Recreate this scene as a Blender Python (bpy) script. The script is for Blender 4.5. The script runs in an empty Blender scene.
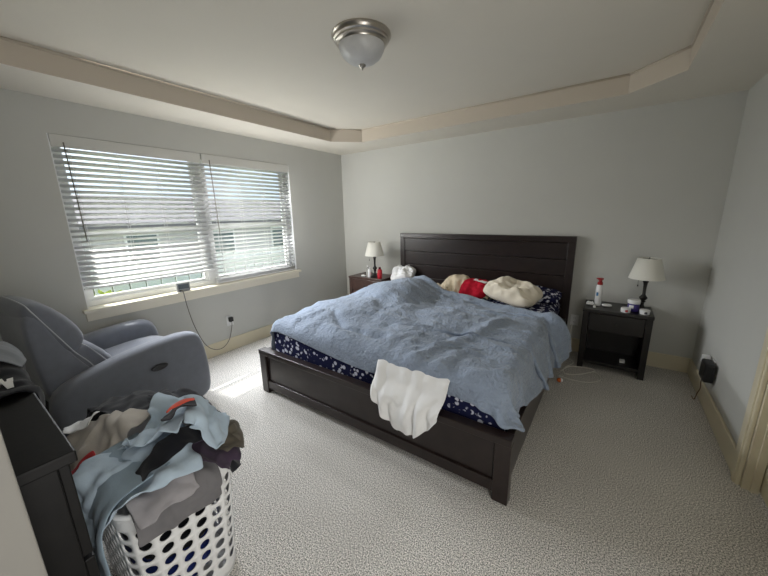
import bpy, bmesh, math, random
import numpy as np
from mathutils import Vector, Matrix, noise as mnoise

S = bpy.context.scene
COL = S.collection
random.seed(7)
RNG = np.random.default_rng(11)

# ------------------------------------------------------------------ camera
cam_d = bpy.data.cameras.new('camera')
cam_d.sensor_fit = 'HORIZONTAL'; cam_d.sensor_width = 36.0
cam_d.lens = 36.0 * 321.89 / 768.0
cam_d.clip_start = 0.05; cam_d.clip_end = 200
cam = bpy.data.objects.new('camera', cam_d); COL.objects.link(cam)
cR = Vector((0.81951388, 0.57272241, -0.01964809))
cU = Vector((-0.11265548, 0.19462756, 0.9743864))
cF = Vector((-0.56187699, 0.79630971, -0.22402031))
M = Matrix((cR, cU, -cF)).transposed().to_4x4()
M.translation = Vector((3.4112, -3.8018, 1.4766))
cam.matrix_world = M
S.camera = cam

# ------------------------------------------------------------------ light
SKY, GLOW, SUN, FILL = 1.3, 9.0, 13.0, 21.5
w = bpy.data.worlds.new('world'); S.world = w; w.use_nodes = True
nt = w.node_tree; nt.nodes.clear()
wo = nt.nodes.new('ShaderNodeOutputWorld'); bg = nt.nodes.new('ShaderNodeBackground'); bg2 = nt.nodes.new('ShaderNodeBackground'); ash = nt.nodes.new('ShaderNodeAddShader')
tc = nt.nodes.new('ShaderNodeTexCoord')
bg.inputs[0].default_value = (.72, .84, 1.0, 1); bg.inputs[1].default_value = SKY       # hazy blue sky
dt_ = nt.nodes.new('ShaderNodeVectorMath'); dt_.operation = 'DOT_PRODUCT'; dt_.inputs[1].default_value = tuple(Vector((-1.0, -.2, .95)).normalized())
mx_ = nt.nodes.new('ShaderNodeMath'); mx_.operation = 'MAXIMUM'; mx_.inputs[1].default_value = 0
pw_ = nt.nodes.new('ShaderNodeMath'); pw_.operation = 'POWER'; pw_.inputs[1].default_value = 9
ml_ = nt.nodes.new('ShaderNodeMath'); ml_.operation = 'MULTIPLY'; ml_.inputs[1].default_value = GLOW
nt.links.new(tc.outputs['Generated'], dt_.inputs[0]); nt.links.new(dt_.outputs['Value'], mx_.inputs[0]); nt.links.new(mx_.outputs[0], pw_.inputs[0]); nt.links.new(pw_.outputs[0], ml_.inputs[0])
bg2.inputs[0].default_value = (1, .97, .92, 1); nt.links.new(ml_.outputs[0], bg2.inputs[1])  # bright haze around the sun
nt.links.new(bg.outputs[0], ash.inputs[0]); nt.links.new(bg2.outputs[0], ash.inputs[1]); nt.links.new(ash.outputs[0], wo.inputs[0])

sun_d = bpy.data.lights.new('sun', 'SUN'); sun_d.energy = SUN; sun_d.angle = math.radians(.6)
sun_d.color = (1, .95, .86)
sun = bpy.data.objects.new('sun', sun_d); COL.objects.link(sun)
SUN_DIR = Vector((1.0, 0.30, -1.22)).normalized()          # the way the sunlight travels
sun.rotation_euler = SUN_DIR.to_track_quat('-Z', 'Y').to_euler()

por_d = bpy.data.lights.new('window_portal', 'AREA'); por_d.shape = 'RECTANGLE'
por_d.size = 2.13; por_d.size_y = 1.3; por_d.cycles.is_portal = True
por = bpy.data.objects.new('window_portal', por_d); COL.objects.link(por)
por.location = (-.14, -2.06, 1.43); por.rotation_euler = Vector((1, 0, 0)).to_track_quat('-Z', 'Y').to_euler()

# added fill light by the right wall, standing in for an unseen room's light
fill_d = bpy.data.lights.new('soft_fill', 'AREA'); fill_d.shape = 'RECTANGLE'
fill_d.size = .8; fill_d.size_y = 1.9; fill_d.energy = FILL; fill_d.color = (1, .985, .95)
fill_o = bpy.data.objects.new('soft_fill', fill_d); COL.objects.link(fill_o)
fill_o.location = (4.08, -3.75, 1.15); fill_o.rotation_euler = Vector((-1, .12, .05)).to_track_quat('-Z', 'Y').to_euler()

# added spot lamps just inside the blinds, standing in for window light: some
# throwing light up as the slats do and some down on to the bed and the carpet
def fill_spots(tag_, zs, aim, watts, cone, col):
    for i, y in enumerate((-2.8, -2.45, -2.06, -1.7, -1.35)):
        for z in zs:
            l = bpy.data.lights.new('window_fill', 'SPOT'); l.energy = watts / 10; l.spot_size = math.radians(cone); l.spot_blend = 1.0
            l.shadow_soft_size = 0; l.color = col
            o = bpy.data.objects.new('window_fill_' + tag_, l); COL.objects.link(o)
            o.location = (.12, y, z); o.rotation_euler = Vector(aim).to_track_quat('-Z', 'Y').to_euler()
SPOTC = (1, .995, .97)
UPW, DNW, SIDEW = 25.0, 250.0, 65.0
fill_spots('up', (1.1, 1.6), (.75, .25, .75), UPW, 150, SPOTC)
fill_spots('down', (1.3, 1.8), (.8, .12, -.85), DNW, 105, (.94, .98, 1.03))
fill_spots('side', (1.2, 1.7), (.55, 1, .0), SIDEW, 140, SPOTC)

S.view_settings.view_transform = 'Standard'; S.view_settings.look = 'None'
S.view_settings.gamma = 1.0; S.view_settings.use_curve_mapping = False
S.view_settings.exposure = 0.10
S.cycles.max_bounces = 12; S.cycles.diffuse_bounces = 8; S.cycles.transparent_max_bounces = 12
S.cycles.sample_clamp_indirect = 6.0
S.cycles.use_denoising = True

# ------------------------------------------------------------------ materials
def srgb(r, g, b):
    f = lambda c: (c / 12.92) if c <= .04045 else ((c + .055) / 1.055) ** 2.4
    return (f(r / 255), f(g / 255), f(b / 255), 1)

def mat(name, col, rough=.6, metal=0, var=0, vscale=8, bump=0, bscale=60, spec=.5, sheen=0, bdist=.01, detail=4, transmission=0):
    m = bpy.data.materials.new(name); m.use_nodes = True
    t = m.node_tree; b = t.nodes['Principled BSDF']
    b.inputs['Base Color'].default_value = col
    b.inputs['Roughness'].default_value = rough; b.inputs['Metallic'].default_value = metal
    b.inputs['Specular IOR Level'].default_value = spec
    if sheen: b.inputs['Sheen Weight'].default_value = sheen
    if transmission: b.inputs['Transmission Weight'].default_value = transmission
    co = t.nodes.new('ShaderNodeTexCoord')
    if var:
        n = t.nodes.new('ShaderNodeTexNoise'); n.inputs['Scale'].default_value = vscale; n.inputs['Detail'].default_value = 5
        r = t.nodes.new('ShaderNodeValToRGB')
        r.color_ramp.elements[0].position = .3; r.color_ramp.elements[1].position = .7
        r.color_ramp.elements[0].color = tuple(c * (1 - var) for c in col[:3]) + (1,)
        r.color_ramp.elements[1].color = tuple(min(1, c * (1 + var)) for c in col[:3]) + (1,)
        t.links.new(co.outputs['Object'], n.inputs['Vector']); t.links.new(n.outputs['Fac'], r.inputs[0])
        t.links.new(r.outputs[0], b.inputs['Base Color'])
    if bump:
        n2 = t.nodes.new('ShaderNodeTexNoise'); n2.inputs['Scale'].default_value = bscale; n2.inputs['Detail'].default_value = detail
        bu = t.nodes.new('ShaderNodeBump'); bu.inputs['Strength'].default_value = bump; bu.inputs['Distance'].default_value = bdist
        t.links.new(co.outputs['Object'], n2.inputs['Vector']); t.links.new(n2.outputs['Fac'], bu.inputs['Height'])
        t.links.new(bu.outputs[0], b.inputs['Normal'])
    return m

def nodes_of(m): return m.node_tree, m.node_tree.nodes['Principled BSDF']

WALL = mat('wall_paint', srgb(196, 196, 191), .85, var=.015, vscale=3, bump=.25, bscale=170, bdist=.002, spec=.25)
CEIL = mat('ceiling_paint', srgb(220, 215, 204), .9, var=.012, vscale=3, bump=.3, bscale=120, bdist=.002, spec=.2)
RISER = mat('tray_riser_paint', srgb(198, 188, 174), .85, bump=.2, bscale=150, bdist=.002, spec=.2)
TRIM = mat('cream_trim_paint', srgb(212, 203, 178), .45, var=.01, spec=.45)
SILLM = mat('window_sill_paint', srgb(236, 230, 214), .4)
WHITE = mat('white_plastic', srgb(232, 232, 232), .4)
VINYL = mat('white_vinyl', srgb(235, 236, 238), .35)
DARK = mat('espresso_wood', srgb(38, 29, 27), .30, var=.22, vscale=14, bump=.12, bscale=40, bdist=.002, spec=.5)
WALNUT = mat('reddish_dark_wood', srgb(74, 54, 48), .35, var=.2, vscale=14, bump=.1, bscale=40, bdist=.002)
BLACKW = mat('black_stained_wood', srgb(20, 16, 15), .35, var=.2, vscale=12, bump=.1, bscale=40, bdist=.002)
DRESS = mat('black_oak_veneer', srgb(17, 16, 16), .45, spec=.2, var=.25, vscale=20, bump=.15, bscale=60, bdist=.002)
CHROME = mat('brushed_nickel', srgb(190, 184, 176), .28, metal=1, bump=.05, bscale=200)
STEEL = mat('polished_steel', srgb(215, 215, 215), .2, metal=1)
BLACKM = mat('black_bronze_metal', srgb(28, 25, 24), .4, spec=.5)
BLACKP = mat('black_plastic', srgb(20, 20, 21), .45)
SHADE = mat('ivory_shade_fabric', srgb(226, 224, 215), .8, bump=.2, bscale=300, bdist=.001)
FROST = mat('frosted_alabaster_glass', srgb(196, 196, 196), .35, var=.10, vscale=9)
GREYF = mat('grey_microfibre', srgb(120, 124, 134), .85, var=.05, vscale=20, bump=.35, bscale=350, bdist=.0015, sheen=.35, spec=.2)
PIPE = mat('pale_grey_piping', srgb(190, 193, 200), .8)
GREYP = mat('dark_grey_plastic', srgb(60, 60, 64), .5)
CORDG = mat('grey_cable', srgb(120, 116, 108), .6)
CORDW = mat('white_cable', srgb(215, 213, 205), .5)
PILLOWC = mat('cream_pillow_cotton', srgb(222, 213, 196), .9, var=.04, vscale=6, bump=.25, bscale=25, bdist=.006, spec=.1)
WHITEC = mat('white_cotton', srgb(235, 235, 235), .9, var=.02, bump=.2, bscale=22, bdist=.006, spec=.1)
REDC = mat('crimson_fabric', srgb(172, 26, 46), .85, var=.1, vscale=10, bump=.2, bscale=30, bdist=.004, spec=.1)
BEIGEC = mat('beige_knit', srgb(206, 192, 168), .9, var=.1, vscale=14, bump=.4, bscale=60, bdist=.004, spec=.1)
LAWN = mat('lawn_green', srgb(112, 120, 84), .9, var=.25, vscale=3)
LEAF = mat('leaf_green', srgb(96, 128, 62), .7, var=.4, vscale=9)
LEAFY = mat('leaf_yellow_green', srgb(165, 178, 70), .7, var=.35, vscale=9)
SIDING = mat('pale_siding', srgb(196, 194, 198), .8, var=.03)
ROOFM = mat('roof_shingle', srgb(108, 106, 112), .9, var=.15, vscale=20)
HGLASS = mat('house_window_glass', srgb(92, 110, 112), .15)
FENCEM = mat('white_fence_paint', srgb(224, 224, 222), .7)
CONC = mat('pale_concrete', srgb(196, 190, 182), .9, var=.08)

def carpet_mat():
    m = mat('grey_carpet', srgb(178, 170, 162), .95, spec=.1)
    t, b = nodes_of(m)
    co = t.nodes.new('ShaderNodeTexCoord')
    n = t.nodes.new('ShaderNodeTexNoise'); n.inputs['Scale'].default_value = 180; n.inputs['Detail'].default_value = 2
    n2 = t.nodes.new('ShaderNodeTexNoise'); n2.inputs['Scale'].default_value = 2.2; n2.inputs['Detail'].default_value = 3
    r = t.nodes.new('ShaderNodeValToRGB')
    r.color_ramp.elements[0].position = .37; r.color_ramp.elements[0].color = srgb(112, 116, 111)
    r.color_ramp.elements[1].position = .63; r.color_ramp.elements[1].color = srgb(250, 244, 239)
    mx = t.nodes.new('ShaderNodeMixRGB'); mx.blend_type = 'MULTIPLY'; mx.inputs[0].default_value = 1
    r2 = t.nodes.new('ShaderNodeValToRGB')
    r2.color_ramp.elements[0].position = .35; r2.color_ramp.elements[0].color = (.92, .915, .91, 1)
    r2.color_ramp.elements[1].position = .65; r2.color_ramp.elements[1].color = (1, 1, 1, 1)
    bu = t.nodes.new('ShaderNodeBump'); bu.inputs['Strength'].default_value = .7; bu.inputs['Distance'].default_value = .005
    for a in (n, n2): t.links.new(co.outputs['Object'], a.inputs['Vector'])
    t.links.new(n.outputs['Fac'], r.inputs[0]); t.links.new(n2.outputs['Fac'], r2.inputs[0])
    t.links.new(r.outputs[0], mx.inputs[1]); t.links.new(r2.outputs[0], mx.inputs[2])
    t.links.new(mx.outputs[0], b.inputs['Base Color'])
    t.links.new(n.outputs['Fac'], bu.inputs['Height']); t.links.new(bu.outputs[0], b.inputs['Normal'])
    return m
CARPET = carpet_mat()

def floral_mat():
    m = mat('navy_floral_cotton', srgb(28, 32, 62), .9, spec=.1)
    t, b = nodes_of(m)
    co = t.nodes.new('ShaderNodeTexCoord')
    v = t.nodes.new('ShaderNodeTexVoronoi'); v.inputs['Scale'].default_value = 27
    n = t.nodes.new('ShaderNodeTexNoise'); n.inputs['Scale'].default_value = 15; n.inputs['Detail'].default_value = 2
    r = t.nodes.new('ShaderNodeValToRGB'); r.color_ramp.elements[0].position = .36; r.color_ramp.elements[1].position = .44
    r.color_ramp.elements[0].color = (1, 1, 1, 1); r.color_ramp.elements[1].color = (0, 0, 0, 1)
    r3 = t.nodes.new('ShaderNodeValToRGB'); r3.color_ramp.elements[0].position = .45; r3.color_ramp.elements[1].position = .50
    mu = t.nodes.new('ShaderNodeMath'); mu.operation = 'MULTIPLY'
    mx = t.nodes.new('ShaderNodeMixRGB'); mx.inputs[1].default_value = srgb(30, 33, 66); mx.inputs[2].default_value = srgb(206, 208, 222)
    for a in (v, n): t.links.new(co.outputs['Object'], a.inputs['Vector'])
    t.links.new(v.outputs['Distance'], r.inputs[0]); t.links.new(n.outputs['Fac'], r3.inputs[0])
    t.links.new(r.outputs[0], mu.inputs[0]); t.links.new(r3.outputs[0], mu.inputs[1])
    t.links.new(mu.outputs[0], mx.inputs[0]); t.links.new(mx.outputs[0], b.inputs['Base Color'])
    return m
FLORAL = floral_mat()

def quilt_mat():
    m = mat('washed_blue_quilt', srgb(140, 152, 170), .9, var=.08, vscale=16, spec=.15, sheen=.2)
    t, b = nodes_of(m)
    co = t.nodes.new('ShaderNodeTexCoord')
    v = t.nodes.new('ShaderNodeTexVoronoi'); v.inputs['Scale'].default_value = 55
    n = t.nodes.new('ShaderNodeTexNoise'); n.inputs['Scale'].default_value = 26; n.inputs['Detail'].default_value = 4; n.inputs['Distortion'].default_value = 1.2
    ad = t.nodes.new('ShaderNodeMath'); ad.operation = 'MULTIPLY_ADD'; ad.inputs[1].default_value = .35
    bu = t.nodes.new('ShaderNodeBump'); bu.inputs['Strength'].default_value = .9; bu.inputs['Distance'].default_value = .016
    for a in (v, n): t.links.new(co.outputs['Object'], a.inputs['Vector'])
    t.links.new(v.outputs['Distance'], ad.inputs[0]); t.links.new(n.outputs['Fac'], ad.inputs[2])
    t.links.new(ad.outputs[0], bu.inputs['Height']); t.links.new(bu.outputs[0], b.inputs['Normal'])
    return m
QUILT = quilt_mat()

def cloth_mat(name, r, g, b, var=.06, bump=.25):
    return mat(name, srgb(r, g, b), .92, var=var, vscale=18, bump=bump, bscale=70, bdist=.003, spec=.1, sheen=.15)

def glass_mat():
    m = bpy.data.materials.new('clear_window_glass'); m.use_nodes = True
    t = m.node_tree; t.nodes.clear()
    o = t.nodes.new('ShaderNodeOutputMaterial'); mx = t.nodes.new('ShaderNodeMixShader')
    tr = t.nodes.new('ShaderNodeBsdfTransparent'); gl = t.nodes.new('ShaderNodeBsdfGlossy'); gl.inputs['Roughness'].default_value = .02
    tr.inputs[0].default_value = (.93, .95, .95, 1); mx.inputs[0].default_value = .06
    t.links.new(tr.outputs[0], mx.inputs[1]); t.links.new(gl.outputs[0], mx.inputs[2]); t.links.new(mx.outputs[0], o.inputs[0])
    return m
GLASS = glass_mat()

def slat_mat():
    m = mat('white_blind_slat', srgb(228, 228, 230), .45)
    t, b = nodes_of(m)
    o = t.nodes['Material Output']; mx = t.nodes.new('ShaderNodeMixShader'); mx.inputs[0].default_value = .06
    tl = t.nodes.new('ShaderNodeBsdfTranslucent'); tl.inputs[0].default_value = (.85, .87, .9, 1)
    t.links.new(b.outputs[0], mx.inputs[1]); t.links.new(tl.outputs[0], mx.inputs[2]); t.links.new(mx.outputs[0], o.inputs[0])
    return m
SLAT = slat_mat()
HEADR = mat('shaded_white_valance', srgb(204, 203, 198), .5)  # white valance, its backlit shade put into a greyer colour

# ------------------------------------------------------------------ mesh helpers
def link(name, bm, m, parent=None, smooth=False, loc=None, rot=None):
    me = bpy.data.meshes.new(name); bm.normal_update(); bm.to_mesh(me); bm.free()
    mats = m if isinstance(m, (list, tuple)) else [m]
    for x in mats: me.materials.append(x)
    if smooth:
        for p in me.polygons: p.use_smooth = True
    o = bpy.data.objects.new(name, me); COL.objects.link(o)
    if parent is not None: o.parent = parent
    if loc: o.location = loc
    if rot: o.rotation_euler = rot
    return o

def empty(name, loc=(0, 0, 0), rz=0):
    o = bpy.data.objects.new(name, None); COL.objects.link(o); o.location = loc; o.rotation_euler = (0, 0, rz)
    o.empty_display_size = .05
    return o

def tag(o, label, cat, group=None):
    o['label'] = label; o['category'] = cat
    if group: o['group'] = group
    return o

def struct(o):
    o['kind'] = 'structure'; return o

def add_box(bm, x0, x1, y0, y1, z0, z1, bev=0, mi=0, seg=2, rot=None, piv=None):
    vs = [bm.verts.new((x, y, z)) for x in (x0, x1) for y in (y0, y1) for z in (z0, z1)]
    idx = [(0, 1, 3, 2), (4, 6, 7, 5), (0, 4, 5, 1), (2, 3, 7, 6), (0, 2, 6, 4), (1, 5, 7, 3)]
    fs = [bm.faces.new([vs[i] for i in f]) for f in idx]
    for f in fs: f.material_index = mi
    geom = vs
    if bev:
        ed = list({e for f in fs for e in f.edges})
        r = bmesh.ops.bevel(bm, geom=ed, offset=bev, segments=seg, affect='EDGES', profile=.5)
        geom = list({v for f in r['faces'] for v in f.verts} | {v for v in vs if v.is_valid})
        for f in {f for v in geom for f in v.link_faces}: f.material_index = mi
    if rot is not None:
        c = Vector(piv) if piv else Vector(((x0 + x1) / 2, (y0 + y1) / 2, (z0 + z1) / 2))
        bmesh.ops.rotate(bm, verts=geom, cent=c, matrix=rot)
    return geom

def box(name, x0, x1, y0, y1, z0, z1, m, parent=None, bev=0, smooth=False):
    bm = bmesh.new(); add_box(bm, x0, x1, y0, y1, z0, z1, bev)
    return link(name, bm, m, parent, smooth)

def add_lathe(bm, prof, cx=0, cy=0, cz=0, n=28, mi=0, cap=True):
    rings = []
    for r, z in prof:
        if r < 1e-5: rings.append([bm.verts.new((cx, cy, cz + z))])
        else: rings.append([bm.verts.new((cx + r * math.cos(2 * math.pi * k / n), cy + r * math.sin(2 * math.pi * k / n), cz + z)) for k in range(n)])
    for a, b in zip(rings, rings[1:]):
        if len(a) == 1 and len(b) == 1: continue
        for k in range(n):
            k2 = (k + 1) % n
            if len(a) == 1: f = bm.faces.new((a[0], b[k], b[k2]))
            elif len(b) == 1: f = bm.faces.new((a[k], b[0], a[k2]))
            else: f = bm.faces.new((a[k], b[k], b[k2], a[k2]))
            f.material_index = mi
    if cap:
        for ring in (rings[0], rings[-1]):
            if len(ring) > 1:
                f = bm.faces.new(ring); f.material_index = mi
    bmesh.ops.recalc_face_normals(bm, faces=bm.faces)

def lathe(name, prof, m, parent=None, c=(0, 0, 0), n=28, smooth=True, cap=True):
    bm = bmesh.new(); add_lathe(bm, prof, *c, n=n, cap=cap)
    o = link(name, bm, m, parent, smooth)
    if smooth: autosmooth(o)
    return o

def autosmooth(o, ang=40):
    me = o.data
    bm = bmesh.new(); bm.from_mesh(me)
    for e in bm.edges:
        if len(e.link_faces) == 2 and e.calc_face_angle(0) > math.radians(ang): e.smooth = False
    bm.to_mesh(me); bm.free()

def catmull(pts, n=8):
    pts = [Vector(p) for p in pts]; out = []
    P = [pts[0] * 2 - pts[1]] + pts + [pts[-1] * 2 - pts[-2]]
    for i in range(1, len(P) - 2):
        for k in range(n):
            t = k / n; a, b, c, d = P[i - 1], P[i], P[i + 1], P[i + 2]
            out.append(.5 * ((2 * b) + (c - a) * t + (2 * a - 5 * b + 4 * c - d) * t * t + (3 * b - a - 3 * c + d) * t ** 3))
    out.append(pts[-1]); return out

def add_tube(bm, pts, r, n=8, mi=0, smooth=6):
    pts = catmull(pts, smooth) if smooth and len(pts) > 2 else [Vector(p) for p in pts]
    rings = []; up = Vector((0, 0, 1)); prev = None
    for i, p in enumerate(pts):
        t = (pts[min(i + 1, len(pts) - 1)] - pts[max(i - 1, 0)]).normalized()
        if prev is None:
            a = t.cross(up if abs(t.z) < .9 else Vector((1, 0, 0))).normalized()
        else:
            a = (prev - t * prev.dot(t)).normalized()
        prev = a; b = t.cross(a)
        rings.append([bm.verts.new(p + (a * math.cos(2 * math.pi * k / n) + b * math.sin(2 * math.pi * k / n)) * r) for k in range(n)])
    for A, B in zip(rings, rings[1:]):
        for k in range(n):
            f = bm.faces.new((A[k], B[k], B[(k + 1) % n], A[(k + 1) % n])); f.material_index = mi
    for ring in (rings[0], rings[-1]):
        f = bm.faces.new(ring); f.material_index = mi
    bmesh.ops.recalc_face_normals(bm, faces=bm.faces)

def tube(name, pts, r, m, parent=None, n=8, smooth=6):
    bm = bmesh.new(); add_tube(bm, pts, r, n, smooth=smooth); return link(name, bm, m, parent, True)

def pad(name, prof, x0, x1, r, m, parent=None, bulge=0.0, nx=10, levels=1):
    """an upholstered roll: closed (y, z) outline swept along x with rounded ends"""
    c = np.mean(np.array(prof), 0); P = np.array(prof, float)
    rr = np.linalg.norm(P - c, axis=1, keepdims=True)
    secs = []
    for a in (0, 25, 50, 75): secs.append((x0 + r * (1 - math.sin(math.radians(a))), r * (1 - math.cos(math.radians(a)))))
    left = [(x0 + r * (1 - math.cos(math.radians(a))), r * (1 - math.sin(math.radians(a)))) for a in (0, 30, 60)]
    mid = [(x0 + r + (x1 - x0 - 2 * r) * k / nx, 0) for k in range(nx + 1)]
    right = [(x1 - r * (1 - math.cos(math.radians(a))), r * (1 - math.sin(math.radians(a)))) for a in (60, 30, 0)]
    bm = bmesh.new(); rings = []
    for x, ins in left + mid + right:
        k = (x - x0) / (x1 - x0); bl = bulge * (1 - (2 * k - 1) ** 2)
        Q = c + (P - c) * np.maximum(.05, (rr - ins + bl * .6) / rr)
        rings.append([bm.verts.new((x, q[0], q[1])) for q in Q])
    n = len(prof)
    for A, B in zip(rings, rings[1:]):
        for k in range(n): bm.faces.new((A[k], A[(k + 1) % n], B[(k + 1) % n], B[k]))
    bm.faces.new(rings[0]); bm.faces.new(rings[-1])
    bmesh.ops.recalc_face_normals(bm, faces=bm.faces)
    o = link(name, bm, m, parent, True)
    if levels:
        s = o.modifiers.new('round', 'SUBSURF'); s.levels = levels; s.render_levels = levels
    return o

def fbm(x, y, z, oct=3):
    return mnoise.fractal(Vector((x, y, z)), 1.0, 2.0, oct)

# ------------------------------------------------------------------ cloth
def rbox(c, h, r):
    c = np.array(c); h = np.array(h) - r
    def f(p):
        q = np.abs(p - c) - h
        return np.linalg.norm(np.maximum(q, 0), axis=-1) + np.minimum(q.max(-1), 0) - r
    return f
def ell(c, r):
    c = np.array(c); r = np.array(r)
    def f(p):
        k = np.linalg.norm((p - c) / r, axis=-1); k2 = np.linalg.norm((p - c) / r ** 2, axis=-1) + 1e-9
        return k * (k - 1) / k2
    return f
def union(*fs, k=.04):
    def f(p):
        d = fs[0](p)
        for g in fs[1:]:
            e = g(p); h = np.clip(.5 + .5 * (e - d) / k, 0, 1)
            d = e * (1 - h) + d * h - k * h * (1 - h)
        return d
    return f

def folds(P, amp, d, scale=5., ang=20, seed=0):
    """crease the cloth along its own normal: long narrow ridges running one way across it"""
    nv, nu = P.shape[:2]; N = np.zeros_like(P)
    du_ = np.gradient(P, axis=1); dv_ = np.gradient(P, axis=0); N = np.cross(du_, dv_); N /= np.linalg.norm(N, axis=-1, keepdims=True) + 1e-9
    N *= np.where(N[..., 2:3] < 0, -1, 1); ca, sa = math.cos(math.radians(ang)), math.sin(math.radians(ang))
    for i in range(nv):
        for j in range(nu):
            x, y = j * d, i * d; a = x * ca + y * sa; b = -x * sa + y * ca
            a += .04 * fbm(x * 5 + seed, y * 5, 1.1, 2)
            h = max(0, 1 - abs(fbm(a * scale * 2.2 + seed, b * scale * .55, seed * .9, 2)) * 2.6) ** 1.5 + .35 * fbm(a * scale * 5, b * scale * 3, seed, 2)
            P[i, j] += N[i, j] * amp * h
    return P

class Heap:
    """height of what already lies on a pile, so later cloth rests on earlier cloth"""
    def __init__(s, x0, y0, x1, y1, c=.015):
        s.x0, s.y0, s.c = x0, y0, c
        s.H = np.full((int((x1 - x0) / c) + 1, int((y1 - y0) / c) + 1), -9.)
    def ij(s, p):
        return (np.clip(((p[..., 0] - s.x0) / s.c).astype(int), 0, s.H.shape[0] - 1),
                np.clip(((p[..., 1] - s.y0) / s.c).astype(int), 0, s.H.shape[1] - 1))
    def add(s, p):
        i, j = s.ij(p)
        for di in (-1, 0, 1):
            for dj in (-1, 0, 1):
                np.maximum.at(s.H, (np.clip(i + di, 0, s.H.shape[0] - 1), np.clip(j + dj, 0, s.H.shape[1] - 1)), p[..., 2] - .001)
    def push(s, p, t, reach=.07):
        i, j = s.ij(p); h = s.H[i, j] + t
        hit = (p[..., 2] < h) & (p[..., 2] > h - reach)
        p[..., 2] = np.where(hit, np.minimum(h, p[..., 2] + .006), p[..., 2]); return hit

def drape(P, du, dv, sdf, steps=140, iters=6, t=.006, fr=.6, g=-9.8, bend=.25, pin=None, heap=None, comp=.6, dt=.012, damp=.985):
    P = P.astype(float).copy(); V = np.zeros_like(P)
    pins = P[pin].copy() if pin is not None else None
    dg = math.hypot(du, dv)
    def con(A, B, L, k, kc):
        if A.size == 0: return
        d = B - A; l = np.linalg.norm(d, axis=-1, keepdims=True) + 1e-9
        e = (l - L); e = np.where(e > 0, e * k, e * kc); c = d * (.5 * e / l)
        A += c; B -= c
    for s in range(steps):
        Q = P.copy(); V[..., 2] += g * dt; V *= damp; P += V * dt
        for _ in range(iters):
            for o in (0, 1):
                a = P[:, o::2]; b = P[:, o + 1::2]; n = b.shape[1]; con(a[:, :n], b, du, 1, comp)
                a = P[o::2]; b = P[o + 1::2]; n = b.shape[0]; con(a[:n], b, dv, 1, comp)
            for o in (0, 1):
                a = P[o::2]; b = P[o + 1::2]; n = b.shape[0]
                con(a[:n, :-1], b[:, 1:], dg, .5, .2); con(a[:n, 1:], b[:, :-1], dg, .5, .2)
            if bend:
                for o in range(4):
                    a = P[:, o::4]; b = P[:, o + 2::4]; n = b.shape[1]; con(a[:, :n], b, 2 * du, .1, bend)
                    a = P[o::4]; b = P[o + 2::4]; n = b.shape[0]; con(a[:n], b, 2 * dv, .1, bend)
            if pin is not None: P[pin] = pins
        d = sdf(P); m = d < t
        if m.any():
            X = P[m]; h = 1e-3
            G = np.stack([sdf(X + np.eye(3)[k] * h) - sdf(X - np.eye(3)[k] * h) for k in range(3)], -1)
            G /= np.linalg.norm(G, axis=-1, keepdims=True) + 1e-9
            P[m] += G * np.minimum(t - d[m], .02)[:, None]
        if heap is not None: m = m | heap.push(P, t)
        V = (P - Q) / dt
        sp = np.linalg.norm(V, axis=-1, keepdims=True); V *= np.minimum(1, 2.5 / (sp + 1e-9))
        V[m] *= (1 - fr)
        P[m] = Q[m] + (P[m] - Q[m]) * np.array([1 - fr * .6, 1 - fr * .6, 1.])
        if pin is not None: P[pin] = pins; V[pin] = 0
    return P

def cloth_obj(name, P, m, parent=None, thick=.004, mask=None, sub=1, uv=True):
    nv, nu = P.shape[:2]; bm = bmesh.new()
    vs = [[bm.verts.new(P[i, j]) for j in range(nu)] for i in range(nv)]
    for i in range(nv - 1):
        for j in range(nu - 1):
            if mask is None or mask(j / (nu - 1), i / (nv - 1)):
                bm.faces.new((vs[i][j], vs[i][j + 1], vs[i + 1][j + 1], vs[i + 1][j]))
    for v in [v for v in bm.verts if not v.link_faces]: bm.verts.remove(v)
    o = link(name, bm, m, parent, True)
    s = o.modifiers.new('thickness', 'SOLIDIFY'); s.thickness = thick; s.offset = 0
    if sub:
        q = o.modifiers.new('round', 'SUBSURF'); q.levels = sub; q.render_levels = sub
    return o

def sheet(c, su, sv, du, ang=0, squeeze=.75, amp=.03, z=None, seed=0, tilt=(0, 0)):
    """starting grid, squeezed in the plane so that it buckles into folds"""
    nu, nv = int(su / du) + 1, int(sv / du) + 1
    u = (np.arange(nu) / (nu - 1) - .5) * su * squeeze; v = (np.arange(nv) / (nv - 1) - .5) * sv * squeeze
    U, Vv = np.meshgrid(u, v); ca, sa = math.cos(ang), math.sin(ang)
    Z = np.array([[fbm(a * 7 + seed * 3.1, b * 7 + seed, seed * 1.7, 3) for a in u] for b in v]) * amp
    return np.stack([c[0] + U * ca - Vv * sa, c[1] + U * sa + Vv * ca, c[2] + Z + U * tilt[0] + Vv * tilt[1]], -1)

# ------------------------------------------------------------------ room shell
W, H, TZ = 4.134, 2.335, 2.477
YR = -4.22
WY0, WY1, WZ0, WZ1 = -3.134, -0.986, .768, 2.093
TH = .14
struct(box('floor', -.0, W + .15, -5.6, 0, -.1, 0, CARPET))

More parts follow.
